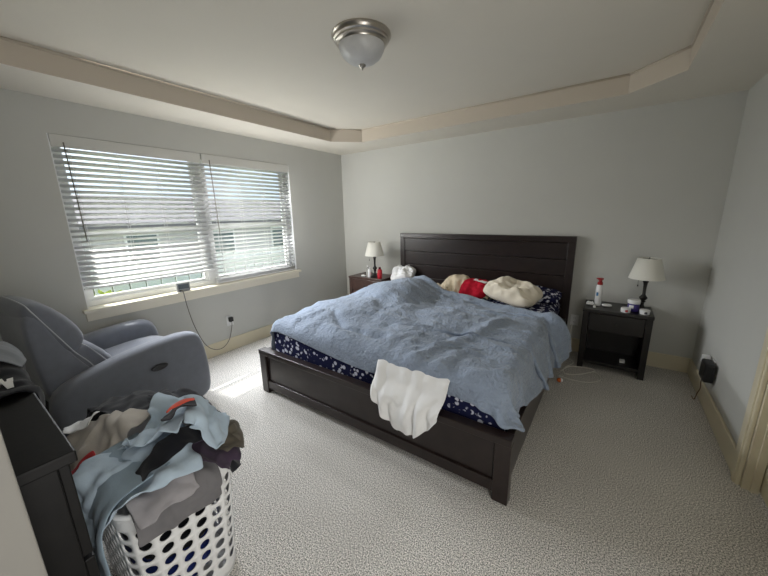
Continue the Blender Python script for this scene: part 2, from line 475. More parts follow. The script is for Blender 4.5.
bm = bmesh.new()
for (y0, y1, z0, z1) in ((YR - .1, WY0, 0, TZ + .1), (WY1, .1, 0, TZ + .1), (WY0, WY1, 0, WZ0), (WY0, WY1, WZ1, TZ + .1)):
    add_box(bm, -TH, 0, y0, y1, z0, z1)
struct(link('wall_left', bm, WALL))
struct(box('wall_back', 0, W + .12, 0, .12, 0, TZ + .1, WALL))
DY1, DY0, DH = -1.51, -2.33, 2.03
bm = bmesh.new()
for (y0, y1, z0, z1) in ((DY1, 0, 0, TZ + .1), (-5.6, DY0, 0, TZ + .1), (DY0, DY1, DH, TZ + .1)):
    add_box(bm, W, W + .12, y0, y1, z0, z1)
struct(link('wall_right', bm, WALL))
bm = bmesh.new()
add_box(bm, 0, 2.40, YR - .12, YR, 0, TZ + .1)
add_box(bm, 2.40, 3.55, YR - .12, YR, 2.06, TZ + .1)
add_box(bm, 3.55, W, YR - .12, YR, 0, TZ + .1)
struct(link('wall_rear', bm, WALL))
# white painted return beside the dresser where the camera's doorway begins
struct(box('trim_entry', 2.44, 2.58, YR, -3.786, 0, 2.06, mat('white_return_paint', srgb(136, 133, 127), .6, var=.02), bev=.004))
# hallway behind the doorway
bm = bmesh.new()
add_box(bm, 2.30, 2.40, -5.6, YR - .12, 0, TZ + .1); add_box(bm, 2.30, W, -5.7, -5.6, 0, TZ + .1)
struct(link('wall_hallway', bm, WALL))

# ceiling: soffit ring with an octagonal tray
TX0, TX1, TY0, TY1, TC0, TC1 = .516, 3.692, -3.80, -.48, .271, .302
octo = [(TX0, TY1 - TC0), (TX0 + TC0, TY1), (TX1 - TC1, TY1), (TX1, TY1 - TC1), (TX1, TY0 + TC1), (TX1 - TC1, TY0), (TX0 + TC0, TY0), (TX0, TY0 + TC0)]
bm = bmesh.new()
lo = [bm.verts.new((x, y, H)) for x, y in octo]; hi = [bm.verts.new((x, y, TZ)) for x, y in octo]
out = [bm.verts.new(p) for p in ((-.05, -1.2, H), (-.05, .05, H), (W - .6, .05, H), (W + .05, .05, H), (W + .05, -5.65, H), (W - 1, -5.65, H), (1, -5.65, H), (-.05, -5.65, H))]
out[0].co = (-.05, TY1 - TC0, H); out[2].co = (TX1 - TC1, .05, H)
for k in range(8):
    k2 = (k + 1) % 8
    f = bm.faces.new((lo[k], lo[k2], hi[k2], hi[k])); f.material_index = 1
# ring faces built as a fan between outline and octagon
q = {'a': bm.verts.new((TX0 + TC0, .05, H)), 'b': bm.verts.new((W + .05, TY1 - TC1, H)), 'c': bm.verts.new((W + .05, TY0 + TC1, H)), 'd': bm.verts.new((-.05, TY0 + TC0, H))}
F = lambda *v: bm.faces.new(v)
F(out[0], out[1], q['a'], lo[1], lo[0]); F(q['a'], out[2], lo[2], lo[1]); F(out[2], out[3], q['b'], lo[3], lo[2])
F(q['b'], q['c'], lo[4], lo[3]); F(q['c'], out[4], out[5], lo[5], lo[4]); F(out[5], out[6], lo[6], lo[5])
F(out[6], out[7], q['d'], lo[7], lo[6]); F(q['d'], out[0], lo[0], lo[7])
F(*hi)
bmesh.ops.recalc_face_normals(bm, faces=bm.faces)
for f in bm.faces: f.normal_flip() if abs(f.normal.z) > .5 and f.normal.z > 0 else None
struct(link('ceiling', bm, [CEIL, RISER]))
bm = bmesh.new(); add_box(bm, -.14, W + .12, -5.7, .12, TZ + .1, TZ + .2); struct(link('ceiling_slab', bm, CEIL))
bm = bmesh.new()      # slim moulding along the top of the tray's riser
for k in range(8):
    a, b = Vector((*octo[k], TZ - .008)), Vector((*octo[(k + 1) % 8], TZ - .008)); add_tube(bm, [a, b], .009, 6, smooth=0)
struct(link('trim_tray', bm, RISER, smooth=True))

# baseboards
def baseboard(name, x0, x1, y0, y1, top=.145):
    bm = bmesh.new(); add_box(bm, x0, x1, y0, y1, 0, top, .005); return struct(link(name, bm, TRIM))
baseboard('baseboard_left', 0, .016, YR, 0); baseboard('baseboard_back', .016, W - .016, -.016, 0)
baseboard('baseboard_right', W - .016, W, DY1 + .1, 0); baseboard('baseboard_rear', .016, 2.40, YR, YR + .016)
baseboard('baseboard_right_near', W - .016, W, -4.2, DY0 - .1)

# door on the right
bm = bmesh.new()
for (y0, y1) in ((DY1, DY1 + .10), (DY0 - .10, DY0)):
    add_box(bm, W - .02, W, y0, y1, 0, DH + .1, .005); add_box(bm, W - .028, W, y0 + .012, y0 + .045, 0, DH + .1, .004)
add_box(bm, W - .02, W, DY0, DY1, DH, DH + .1, .005)
add_box(bm, W, W + .12, DY1 - .018, DY1 + .001, 0, DH); add_box(bm, W, W + .12, DY0, DY0 + .018, 0, DH)
add_box(bm, W + .03, W + .06, DY1 - .032, DY1 - .018, 0, DH)
struct(link('trim_door', bm, TRIM))
d1 = struct(empty('door_1', (W + .065, DY1 - .02, 0)))
bm = bmesh.new()
add_box(bm, 0, .035, DY0 - DY1 + .04, 0, .012, DH - .01, .002)
for z0, z1 in ((.25, .95), (1.1, 1.85)):
    for y0, y1 in ((-.68, -.42), (-.36, -.10)): add_box(bm, -.006, 0, y0, y1, z0, z1, .004)
link('door_leaf', bm, TRIM, d1)
lathe('door_knob', [(0, 0), (.022, .0), (.022, .008), (.009, .012), (.009, .035), (.026, .045), (.026, .06), (0, .066)], CHROME, d1).matrix_local = Matrix.Translation((0, -.72, .95)) @ Matrix.Rotation(math.radians(-90), 4, 'Y')

# window: frame, panes, sill
wn = struct(empty('window_1', (-TH, 0, 0)))
bm = bmesh.new()
ym = (WY0 + WY1) / 2
for (y0, y1, z0, z1) in ((WY0, WY0 + .05, WZ0, WZ1), (WY1 - .05, WY1, WZ0, WZ1), (WY0 + .05, WY1 - .05, WZ0, WZ0 + .05), (WY0 + .05, WY1 - .05, WZ1 - .05, WZ1), (ym - .045, ym + .045, WZ0 + .05, WZ1 - .05)):
    add_box(bm, 0, .06, y0, y1, z0, z1)
link('window_frame', bm, VINYL, wn)
bm = bmesh.new()
for y0, y1 in ((WY0 + .05, ym - .045), (ym + .045, WY1 - .05)):
    add_box(bm, .012, .04, y0 + .03, y1 - .03, 1.36, 1.395)
    for (a, b, c, d) in ((y0, y0 + .03, WZ0 + .05, WZ1 - .05), (y1 - .03, y1, WZ0 + .05, WZ1 - .05), (y0 + .03, y1 - .03, WZ0 + .05, WZ0 + .08)): add_box(bm, .012, .04, a, b, c, d)
link('window_sash', bm, VINYL, wn)
for y0, y1 in ((WY0 + .05, ym - .045), (ym + .045, WY1 - .05)):
    bm = bmesh.new(); add_box(bm, .022, .027, y0, y1, WZ0 + .05, WZ1 - .05); link('window_pane', bm, GLASS, wn)
bm = bmesh.new()
add_box(bm, -TH + .06, .001, WY0 + .001, WY1 - .001, WZ0 - .02, WZ0 + .004)
add_box(bm, .001, .05, WY0 - .035, WY1 + .035, WZ0 - .024, WZ0 + .004, .004)
add_box(bm, 0, .018, WY0 - .02, WY1 + .02, WZ0 - .095, WZ0 - .022, .004)
struct(link('trim_window_sill', bm, SILLM))
bm = bmesh.new()     # white jamb liners
add_box(bm, -TH + .06, -.001, WY0, WY0 + .006, WZ0, WZ1); add_box(bm, -TH + .06, -.001, WY1 - .006, WY1, WZ0, WZ1)
struct(link('trim_window_jamb', bm, VINYL))

# ------------------------------------------------------------------ outside
struct(box('ground_outside', -40, -TH, -25, 25, -.75, -.6, LAWN))
nh = empty('neighbor_house', (-9.6, 1.0, -.6))
tag(nh, 'pale house with grey shingle roof beyond the window blinds', 'house')
box('wall', -5, 0, -5.2, 7.5, 0, 1.9, SIDING, nh)
bm = bmesh.new(); vs = [bm.verts.new(v) for v in ((.5, -5.7, 1.78), (.5, 8, 1.78), (-2.5, 8, 2.75), (-2.5, -5.7, 2.75), (.5, -5.7, 1.95), (.5, 8, 1.95), (-2.5, 8, 2.95), (-2.5, -5.7, 2.95), (-5.5, -5.7, 1.78), (-5.5, 8, 1.78), (-5.5, -5.7, 1.95), (-5.5, 8, 1.95))]
for f in ((0, 1, 2, 3), (4, 7, 6, 5), (0, 4, 5, 1), (3, 2, 9, 8), (7, 10, 11, 6), (0, 3, 7, 4), (1, 5, 6, 2), (8, 10, 7, 3), (9, 2, 6, 11), (8, 9, 11, 10)): bm.faces.new([vs[i] for i in f])
bmesh.ops.recalc_face_normals(bm, faces=bm.faces); link('roof', bm, ROOFM, nh)
for y in (-3.6, -1.0, 1.8, 4.6):
    wf = box('window', 0, .04, y, y + 1.0, .5, 1.6, VINYL, nh); box('pane', .04, .05, y + .07, y + .93, .57, 1.53, HGLASS, wf)
bm = bmesh.new()
for k in range(46):
    y = -8 + k * .3; add_box(bm, -4.95, -4.92, y, y + .27, -.6, .55, .004)
add_box(bm, -4.92, -4.88, -8, 5.8, -.2, -.1); add_box(bm, -4.92, -4.88, -8, 5.8, .3, .4)
fo = link('picket_fence', bm, FENCEM); tag(fo, 'white board fence seen under the raised left blind', 'fence')

def bush(name, cx, cy, z0, rx, ry, rz, m, n, leaf, seed):
    rnd = random.Random(seed); bm = bmesh.new()
    for _ in range(n):
        a, b = rnd.uniform(0, 6.283), math.acos(rnd.uniform(-.3, 1)); s = rnd.uniform(.75, 1.0)
        p = Vector((cx + rx * s * math.sin(b) * math.cos(a), cy + ry * s * math.sin(b) * math.sin(a), z0 + rz * s * max(0, math.cos(b) + .3)))
        d = Vector((rnd.uniform(-1, 1), rnd.uniform(-1, 1), rnd.uniform(-.4, 1))).normalized(); e = d.orthogonal().normalized()
        L = leaf * rnd.uniform(.7, 1.3)
        v = [bm.verts.new(p), bm.verts.new(p + d * L * .5 + e * L * .28), bm.verts.new(p + d * L), bm.verts.new(p + d * L * .5 - e * L * .28)]
        bm.faces.new(v)
    return link(name, bm, m)
h1 = bush('hedge', -3.4, -.6, -.6, .5, 1.4, .62, LEAF, 2600, .10, 3); tag(h1, 'clipped dark green hedge outside under the raised blind', 'hedge')
h2 = bush('shrub', -1.7, -2.62, -.6, .4, .45, .92, LEAFY, 900, .11, 5); tag(h2, 'yellow green shrub outside at the left end of the window', 'shrub')
struct(box('roof_eave', -.82, -TH, -5, 1.5, 2.30, 2.42, FENCEM))

# ------------------------------------------------------------------ blinds
def blind(name, y0, y1, zb, label, bunch, slack):
    r = empty(name, (-.032, (y0 + y1) / 2, zb)); tag(r, label, 'blind', 'horizontal blinds in the window')
    L = (y1 - y0); hy = L / 2; top = WZ1 - .004 - zb
    bm = bmesh.new(); add_box(bm, -.03, .03, -hy, hy, top - .045, top, .002); add_box(bm, .030, .036, -hy, hy, top - .085, top + .002, .003)
    link('headrail', bm, HEADR, r)
    bm = bmesh.new(); pitch = .0425; z = .03
    zs = [.016 + .0065 * k for k in range(1, bunch + 1)]; zz = (zs[-1] if zs else .012) + .03
    while zz < top - .07: zs.append(zz); zz += pitch
    for i, z in enumerate(zs):
        t = 0 if i < bunch else math.radians(SLACK if i - bunch < slack else TILT)
        prev = None
        for k in range(5):
            s = -.025 + .05 * k / 4; arch = .0025 * (1 - (s / .025) ** 2)
            x = s * math.cos(t) - arch * math.sin(t); zz = z + s * math.sin(t) + arch * math.cos(t)
            cur = [bm.verts.new((x, -hy + .004, zz)), bm.verts.new((x, hy - .004, zz))]
            if prev: bm.faces.new((prev[0], cur[0], cur[1], prev[1]))
            prev = cur
    o = link('slats', bm, SLAT, r, True); s = o.modifiers.new('thickness', 'SOLIDIFY'); s.thickness = .0028; s.offset = 0
    bm = bmesh.new(); add_box(bm, -.026, .026, -hy + .003, hy - .003, 0, .016, .003); link('bottom_rail', bm, VINYL, r)
    for k in range(4):
        y = -hy + .10 + (L - .2) * k / 3
        bm = bmesh.new()
        for x in (-.027, .027): add_box(bm, x - .0012, x + .0012, y - .0012, y + .0012, .01, top - .05)
        for z in zs[bunch:]: add_box(bm, -.027, .027, y - .001, y + .001, z - .0042, z - .0030)
        link('ladder_cord', bm, WHITE, r)
    tube('tilt_wand', [(.044, -hy + .07, top - .05), (.046, -hy + .075, top - .4), (.046, -hy + .08, max(.12, top - .78))], .004, CORDG, r, smooth=0)
    return r
TILT, SLACK = 23, -30        # the lowest slats of the raised blind hang slack
blind('window_blind', WY0 + .008, ym - .006, .925, 'white slatted blind on the left half of the window, hanging short of the sill', 0, 7)
blind('window_blind', ym + .006, WY1 - .008, .778, 'white slatted blind on the right half of the window, let down to the sill', 4, 0)

# ------------------------------------------------------------------ ceiling light
cl = empty('ceiling_light', (2.105, -2.125, TZ)); cl.scale = (.91, .91, .80); tag(cl, 'flush ceiling light with nickel rim and frosted glass bowl', 'ceiling light')
lathe('mounting_base', [(.0, 0), (.185, 0), (.188, -.012), (.178, -.022), (.176, -.034), (.166, -.040), (.164, -.052), (.152, -.060), (.148, -.070), (.0, -.070)], CHROME, cl, n=48)
lathe('glass_bowl', [(.143, -.058), (.146, -.072), (.140, -.10), (.122, -.135), (.092, -.163), (.052, -.183), (.0, -.19)], FROST, cl, n=48, cap=False)
lathe('finial', [(.0, -.186), (.021, -.188), (.022, -.196), (.016, -.205), (.007, -.211), (.005, -.222), (0, -.226)], CHROME, cl, n=20)

# ------------------------------------------------------------------ bed
BX0, BX1 = 1.075, 3.125
bed = empty('king_bed', ((BX0 + BX1) / 2, -1.2, 0)); tag(bed, 'king bed frame of espresso wood with tall plank headboard', 'bed')
cx, cy = (BX0 + BX1) / 2, -1.2
def L_(x, y, z): return (x - cx, y - cy, z)
hb = bmesh.new()
for k in range(5):
    z0 = .30 + k * .172; add_box(hb, -.965, .965, 1.130, 1.158, z0, z0 + .168, .004)
headb = link('headboard', hb, DARK, bed)
bm = bmesh.new(); add_box(bm, -1.03, 1.03, 1.118, 1.172, 1.16, 1.222, .005); link('top_rail', bm, DARK, headb)
for s in (-1, 1):
    bm = bmesh.new(); add_box(bm, s * .995 - .035, s * .995 + .035, 1.120, 1.172, 0, 1.165, .004); link('headboard_post', bm, DARK, bed)
fb = bmesh.new(); add_box(fb, -.94, .94, -1.125, -1.105, .10, .345, .002)
foot = link('footboard', fb, DARK, bed)
bm = bmesh.new(); add_box(bm, -1.025, 1.025, -1.150, -1.085, .345, .388, .005); link('top_rail', bm, DARK, foot)
bm = bmesh.new(); add_box(bm, -.95, .95, -1.138, -1.095, .045, .115, .004); link('bottom_rail', bm, DARK, foot)
for s in (-1, 1):
    bm = bmesh.new(); add_box(bm, s * .985 - .04, s * .985 + .04, -1.145, -1.085, 0, .346, .004); link('footboard_post', bm, DARK, bed)
    bm = bmesh.new(); add_box(bm, s * 1.0 - .018, s * 1.0 + .018, -1.085, 1.12, .12, .37, .004); link('side_rail', bm, DARK, bed)
bm = bmesh.new(); add_box(bm, -.98, .98, -1.08, 1.115, .20, .225); link('platform', bm, DARK, bed)
for x in (-.4, .4):
    bm = bmesh.new(); add_box(bm, x - .03, x + .03, -.03, .03, 0, .2, .003); link('support_leg', bm, DARK, bed)

MT = .585
bm = bmesh.new(); add_box(bm, -.955, .955, -1.055, 1.105, .226, MT, .055, seg=5)
ma = link('mattress', bm, FLORAL, None, True); ma.location = (cx, cy, 0)
tag(ma, 'thick mattress in a navy floral fitted sheet inside the bed frame', 'mattress')

# things under and on the quilt
def pillow(name, c, sx, sy, sz, m, rot=(0, 0, 0), seed=0, crease=.012, n=26):
    bm = bmesh.new(); rings = []
    g = [[None] * (n + 1) for _ in range(n + 1)]; g2 = [[None] * (n + 1) for _ in range(n + 1)]
    for i in range(n + 1):
        for j in range(n + 1):
            u, v = 2 * i / n - 1, 2 * j / n - 1
            hgt = (max(0, 1 - abs(u) ** 3) * max(0, 1 - abs(v) ** 2.6)) ** .45
            px = u * sx * (1 - .14 * v ** 4); py = v * sy * (1 - .14 * u ** 4)
            k = crease * fbm(u * 2.2 + seed, v * 2.2, seed * .7, 4) * (.4 + hgt)
            g[i][j] = bm.verts.new((px, py, sz * hgt + k * 2.0))
            g2[i][j] = g[i][j] if i in (0, n) or j in (0, n) else bm.verts.new((px, py, -sz * .75 * hgt + k * .3))
    for i in range(n):
        for j in range(n):
            bm.faces.new((g[i][j], g[i + 1][j], g[i + 1][j + 1], g[i][j + 1]))
            bm.faces.new((g2[i][j], g2[i][j + 1], g2[i + 1][j + 1], g2[i + 1][j]))
    bmesh.ops.recalc_face_normals(bm, faces=bm.faces)
    o = link(name, bm, m, None, True, c, rot)
    s = o.modifiers.new('round', 'SUBSURF'); s.levels = 1; s.render_levels = 1
    return o
R_ = math.radians
o = pillow('pillow', (2.655, -.50, .685), .27, .185, .098, PILLOWC, (R_(14), R_(8), R_(-16)), 2, .020); tag(o, 'plump cream pillow lying in front of the headboard', 'pillow')
o = pillow('pillow', (2.80, -.25, .635), .27, .17, .06, FLORAL, (R_(6), R_(3), R_(-4)), 5); tag(o, 'flat navy floral pillow at the right end of the headboard', 'pillow')
o = pillow('pillow', (1.18, -.19, .685), .17, .13, .08, WHITEC, (R_(30), R_(-4), R_(6)), 8, .02); tag(o, 'white pillow sticking out of the quilt at the left end of the headboard', 'pillow')
o = pillow('cushion', (2.26, -.46, .665), .16, .14, .075, REDC, (R_(28), 0, R_(-10)), 4); tag(o, 'red cushion with a white stripe beside the cream pillow', 'cushion')
pr_ = o
bm = bmesh.new(); add_box(bm, -.07, .07, -.028, .028, -.002, .002, .001)
st = link('white_patch', bm, WHITEC, pr_, False, (.055, .055, .078), (R_(-24), R_(10), 0)); st['label'] = 'white printed band'

# quilt
mound = union(rbox((cx, cy + .02, .30), (.965, 1.075, MT - .30 + .012), .06),
              ell((1.36, -.30, .60), (.36, .26, .14)), ell((1.62, -1.05, .56), (.40, .50, .13)), ell((1.50, -1.80, .56), (.34, .34, .10)), ell((2.35, -1.55, .56), (.20, .55, .07)),
              ell((2.15, -.75, .56), (.30, .2, .07)), ell((2.5, -1.35, .57), (.6, .3, .06)), rbox((cx, -2.317, .19), (1.03, .036, .196), .01), rbox((3.115, -1.2, .2), (.018, 1.1, .17), .01), ell((3.12, -.93, .47), (.11, .13, .20)), k=.08)
fl_ = lambda f: (lambda p: np.minimum(f(p), p[..., 2] - .006))
bedsdf = fl_(mound)
nu, nv = 110, 110
cHL, cHR, cFL, cFR = np.array((.90, -.28, 0)), np.array((3.36, -.93, 0)), np.array((.86, -2.37, 0)), np.array((3.09, -2.235, 0))
uu, vv = np.meshgrid(np.linspace(0, 1, nu), np.linspace(0, 1, nv))
P0 = ((1 - uu)[..., None] * (1 - vv)[..., None] * cHL + uu[..., None] * (1 - vv)[..., None] * cHR + (1 - uu)[..., None] * vv[..., None] * cFL + uu[..., None] * vv[..., None] * cFR)
# the head edge runs flat across the left third and then slants down to the right
P0[..., 1] += (1 - vv) * (.15 * np.sin(uu * math.pi)) * -1
P0[..., 1] += vv ** 3 * .03 * np.exp(-((uu - .5) / .25) ** 2)
P0[..., 2] = .80 + .06 * np.array([[fbm(a * 6, b * 6, 3.3, 4) for a in uu[0]] for b in vv[:, 0]])
du = np.linalg.norm(P0[nv // 2, 1:] - P0[nv // 2, :-1], axis=-1).mean() * 1.06
dv = np.linalg.norm(P0[1:, nu // 2] - P0[:-1, nu // 2], axis=-1).mean() * 1.085
PQ = drape(P0, du, dv, bedsdf, steps=150, iters=7, t=.012, fr=.8, bend=.12, comp=.95)
def ridged(x, y, s):
    return 1 - abs(fbm(x * s, y * s, 1.3, 3)) * 2.2
def seg_d(x, y, pts):
    best = 9.
    for (x0, y0), (x1, y1) in zip(pts, pts[1:]):
        dx, dy = x1 - x0, y1 - y0; t = max(0, min(1, ((x - x0) * dx + (y - y0) * dy) / (dx * dx + dy * dy)))
        best = min(best, math.hypot(x - x0 - dx * t, y - y0 - dy * t))
    return best
FOLDS = [([(2.47, -2.33), (2.56, -2.10), (2.64, -1.82), (2.80, -1.34)], .034, .040), ([(2.66, -2.30), (2.71, -2.12), (2.76, -1.95)], .020, .03),
         ([(1.62, -1.97), (1.85, -2.12), (2.19, -2.06)], -.026, .025), ([(1.70, -2.14), (1.95, -2.20)], .03, .05), ([(1.35, -2.15), (1.50, -1.95)], .018, .03),
         ([(2.80, -2.30), (2.86, -2.20), (3.02, -2.16)], .026, .035), ([(2.62, -1.86), (2.85, -1.80), (3.05, -1.78)], .012, .02), ([(2.66, -1.74), (2.9, -1.66), (3.08, -1.62)], .011, .02),
         ([(2.70, -1.60), (2.92, -1.50), (3.08, -1.44)], .010, .02), ([(2.75, -1.97), (2.95, -1.93)], .012, .02), ([(2.2, -.95), (2.26, -1.15), (2.40, -1.4)], .014, .03),
         ([(2.08, -.82), (2.12, -1.05)], .014, .02), ([(1.25, -.75), (1.6, -.62), (1.95, -.70)], .022, .035), ([(1.30, -.58), (1.55, -.46), (1.9, -.52)], -.018, .03), ([(1.2, -1.75), (1.5, -1.62), (1.8, -1.66)], .014, .03)]
def bedfold(x, y):
    xe = np.interp(-y, (.5, 1.0, 1.42, 1.79, 2.1), (1.88, 1.95, 2.03, 2.20, 2.30))        # steep side of the body-shaped hump
    A = np.interp(-y, (.3, .7, 1.2, 1.8, 2.2), (.03, .10, .12, .07, .01)); e = (xe - x) / .055
    h = A / (1 + math.exp(-max(-30, min(30, e)))) * min(1, max(0, (x - 1.0) / .75))
    wob = .03 * fbm(x * 4, y * 4, 8.8, 2)
    for pts, a, wd in FOLDS:
        d = seg_d(x + wob, y - wob, pts)
        if d < wd * 4: h += a * math.exp(-(d / wd) ** 2)
    return h
def wrinkle(x, y):
    wx, wy = x + .10 * fbm(x * 2.5, y * 2.5, 7.7, 2), y + .10 * fbm(x * 2.5 + 9, y * 2.5, 2.7, 2)
    k = .5 + .5 * math.tanh(3 * fbm(x * 1.6 + 4, y * 1.6, .3, 2))              # creased and smoother patches
    return bedfold(x, y) + (.012 * k * max(0, ridged(wx * 1.0 + .7 * wy, wy * 1.7 - .6 * wx, 3.0)) ** 2 + .012 * (1 - k) * max(0, ridged(wx * 2.0, wy - wx * .5, 2.4)) ** 2
            + .022 * fbm(x * 3.1 + 3, y * 3.6, 1.9, 2) + .008 * fbm(x * 11, y * 15, 4.4, 3) + .005 * fbm(x * 28, y * 32, 6.4, 2))
dz = np.array([[wrinkle(PQ[i, j, 0], PQ[i, j, 1]) for j in range(nu)] for i in range(nv)])
VVq = vv; dz = dz + .022 * np.exp(-((VVq - .03) / .02) ** 2) * (uu > .3) - .010 * np.exp(-((VVq - .085) / .018) ** 2) * (uu > .3)
PQ[..., 2] += np.maximum(dz, -.006) * np.clip((PQ[..., 2] - (MT - .05)) / .06, .1, 1)
qo = cloth_obj('quilt', PQ, QUILT, None, .010, None, 1); tag(qo, 'rumpled dusty blue quilt spread over the bed', 'quilt')

# white sheet spilling over the footboard
def hang(name, path, x0, x1, m, label, cat, wav=.012, flare=0, seed=1, n=26, skew=0, thick=.004, bottom=None, tend=None):
    path = catmull([(0, y, z) for y, z in path], 6); rows = []; nn = len(path) - 1
    for i, p in enumerate(path):
        t = i / nn; row = []
        for j in range(n + 1):
            s = j / n; x = x0 + (x1 - x0) * s + skew * t
            if tend:
                q_ = t * tend(s) * nn; i0 = min(nn - 1, int(q_)); p = path[i0].lerp(path[i0 + 1], q_ - i0)
            f = wav * max(0, t - .2) * 1.3 * (math.sin(s * 13 * ((x1 - x0) / .55) ** .5 + seed + 2.5 * t) * .8 + .5 * math.sin(s * 24 + seed * 2 - 2 * t) + .9 * fbm(s * 6, t * 5, seed, 3))
            z = p.z
            if bottom: z = path[0].z + (p.z - path[0].z) * bottom(s)
            row.append((x + flare * (s - .5) * t, p.y - abs(f) * 1.0, z))
        rows.append(row)
    o = cloth_obj(name, np.array(rows), m, None, thick, None, 1); tag(o, label, cat); return o
hang('bed_sheet', [(-2.05, .590), (-2.16, .591), (-2.238, .584), (-2.275, .545), (-2.31, .47), (-2.372, .415), (-2.390, .34), (-2.386, .22)], 2.25, 2.78, WHITEC,
     'white flat sheet spilling out from the quilt over the footboard', 'sheet', .026, -.06, 2, skew=.0, n=44,
     tend=lambda s: float(np.interp(s, [0, .08, .25, .45, .70, .90, 1], [.66, .80, .92, 1.0, .99, .90, .80])))

# beige blanket heap by the headboard
bsdf = fl_(union(rbox((cx, cy, .30), (.955, 1.08, MT - .30), .05), ell((2.05, -.33, .60), (.22, .15, .15)), k=.05))
Pb = drape(sheet((2.05, -.36, .86), .95, .60, .018, .2, .55, .10, seed=4), .018, .018, bsdf, steps=110, t=.008, fr=.7)
Pb = folds(Pb, .034, .018, 6, 10, 3.3)
o = cloth_obj('blanket', Pb, BEIGEC, None, .006); tag(o, 'crumpled beige blanket between quilt and headboard', 'blanket')

# ------------------------------------------------------------------ nightstands
def nightstand(x0, x1, yf, h, m, label):
    r = empty('nightstand', ((x0 + x1) / 2, yf / 2, 0)); tag(r, label, 'nightstand', 'nightstands either side of the bed')
    hx = (x1 - x0) / 2; d0, d1 = yf - yf / 2, -.03 - yf / 2
    box('tabletop', -hx, hx, d0 - .004, d1, h - .03, h, m, r, .004)
    for s in (-1, 1): box('side_panel', s * (hx - .028) - .024, s * (hx - .028) + .024, d0 + .004, d1 - .004, 0, h - .03, m, r, .003)
    box('back_panel', -hx + .05, hx - .05, d1 - .02, d1 - .008, .05, h - .03, m, r)
    box('bottom_shelf', -hx + .05, hx - .05, d0 + .012, d1 - .02, .055, .085, m, r, .002)
    dr = box('drawer', -hx + .055, hx - .055, d0 + .006, d1 - .05, h - .20, h - .036, m, r, .003)
    k = lathe('knob', [(0, 0), (.006, 0), (.006, .012), (.013, .018), (.013, .024), (0, .028)], BLACKM, dr, n=14)
    k.location = (0, d0 + .006, h - .118); k.rotation_euler = (R_(90), 0, 0)
    return r, dr
nsR, drR = nightstand(3.268, 3.785, -.40, .588, BLACKW, 'black nightstand with open shelf right of the bed')
nsL, drL = nightstand(.405, .985, -.41, .63, WALNUT, 'dark brown nightstand in the corner by the window wall')
lo2 = box('drawer', -.235, .235, -.195, .14, .20, .42, WALNUT, nsL, .003)
k = lathe('knob', [(0, 0), (.006, 0), (.006, .012), (.013, .018), (.013, .024), (0, .028)], BLACKM, lo2, n=14); k.location = (0, -.195, .31); k.rotation_euler = (R_(90), 0, 0)
# small things in the open shelf
o = box('charger_box', 3.60, 3.64, -.30, -.24, .0855, .105, WHITE, None, .004); tag(o, 'little white charger lying on the open shelf of the black nightstand', 'charger')

def lamp(x, y, z, s, label):
    r = empty('table_lamp', (x, y, z)); tag(r, label, 'lamp', 'table lamps on the nightstands')
    lathe('base', [(0, 0), (.062, 0), (.064, .008), (.055, .016), (.030, .022), (.018, .034), (.012, .05), (.012, .07), (.022, .078), (.013, .086), (.024, .100), (.030, .112), (.020, .126), (.012, .14), (.011, .17), (.013, .215), (.016, .24), (.022, .252), (.0, .256)], BLACKM, r)
    lathe('socket', [(0, .254), (.015, .254), (.015, .30), (.008, .31), (.003, .32), (.003, .45), (0, .455)], BLACKM, r, n=16)
    bm = bmesh.new(); add_lathe(bm, [(.122, .275), (.077, .445), (.074, .445), (.119, .275), (.122, .275)], n=40, cap=False)
    link('lamp_shade', bm, SHADE, r, True)
    bm = bmesh.new()
    for a in range(3):
        t = a * 2.094; add_tube(bm, [(.003 * math.cos(t), .003 * math.sin(t), .44), (.075 * math.cos(t), .075 * math.sin(t), .436)], .0018, 6, smooth=0)
    link('shade_spider', bm, BLACKM, r)
    bm = bmesh.new(); add_tube(bm, [(-.02, -.01, .28), (-.05, -.04, .262), (-.052, -.042, .225)], .0012, 6); add_lathe(bm, [(0, -.008), (.005, -.006), (.004, .006), (0, .008)], -.052, -.042, .218, 10)
    link('pull_chain', bm, BLACKM, r, True)
    r.scale = (s, s, s)
    return r
lamp(3.702, -.215, .588, 1.06, 'table lamp with ivory shade beside tubs on the black nightstand')
lamp(.782, -.285, .63, 1.08, 'table lamp with ivory shade beside the red bottle by the window corner')

# items on the right nightstand
ZR, ZL = .588, .63
def item(name, x, y, z, label, cat, group=None):
    r = empty(name, (x, y, z)); return tag(r, label, cat, group)
r = item('pump_bottle', 3.372, -.215, ZR, 'tall white pump bottle with red head on the black nightstand', 'bottle')
bt = lathe('bottle_body', [(0, 0), (.026, 0), (.028, .006), (.028, .185), (.022, .200), (0, .202)], WHITE, r)
bm = bmesh.new(); add_box(bm, -.020, -.002, -.0295, -.022, .095, .130, .004); link('label_mark', bm, mat('blue_label', srgb(60, 120, 170), .5), bt)
RPL = mat('red_plastic', srgb(150, 24, 28), .4)
hd_ = lathe('pump_head', [(0, .200), (.022, .200), (.022, .222), (.015, .228), (.014, .244), (.024, .250), (.024, .264), (0, .268)], RPL, r)
box('nozzle', -.034, 0, -.007, .007, .253, .263, RPL, hd_, .003)
PURP = mat('purple_plastic', srgb(62, 48, 128), .4)
r = item('jar', 3.640, -.258, ZR, 'purple jar with white screw lid, tallest of three tubs', 'jar')
lathe('jar_body', [(0, 0), (.040, 0), (.043, .006), (.043, .062), (.038, .068), (0, .068)], PURP, r)
lathe('jar_lid', [(.0, .068), (.046, .068), (.047, .074), (.047, .096), (.043, .101), (0, .101)], WHITE, r)
bm = bmesh.new(); add_box(bm, -.034, .0, -.0455, -.034, .028, .056, .003); link('jar_label', bm, WHITE, r)
REDP = mat('red_print', srgb(176, 60, 66), .5); BLKP = mat('black_print', srgb(40, 40, 46), .5)
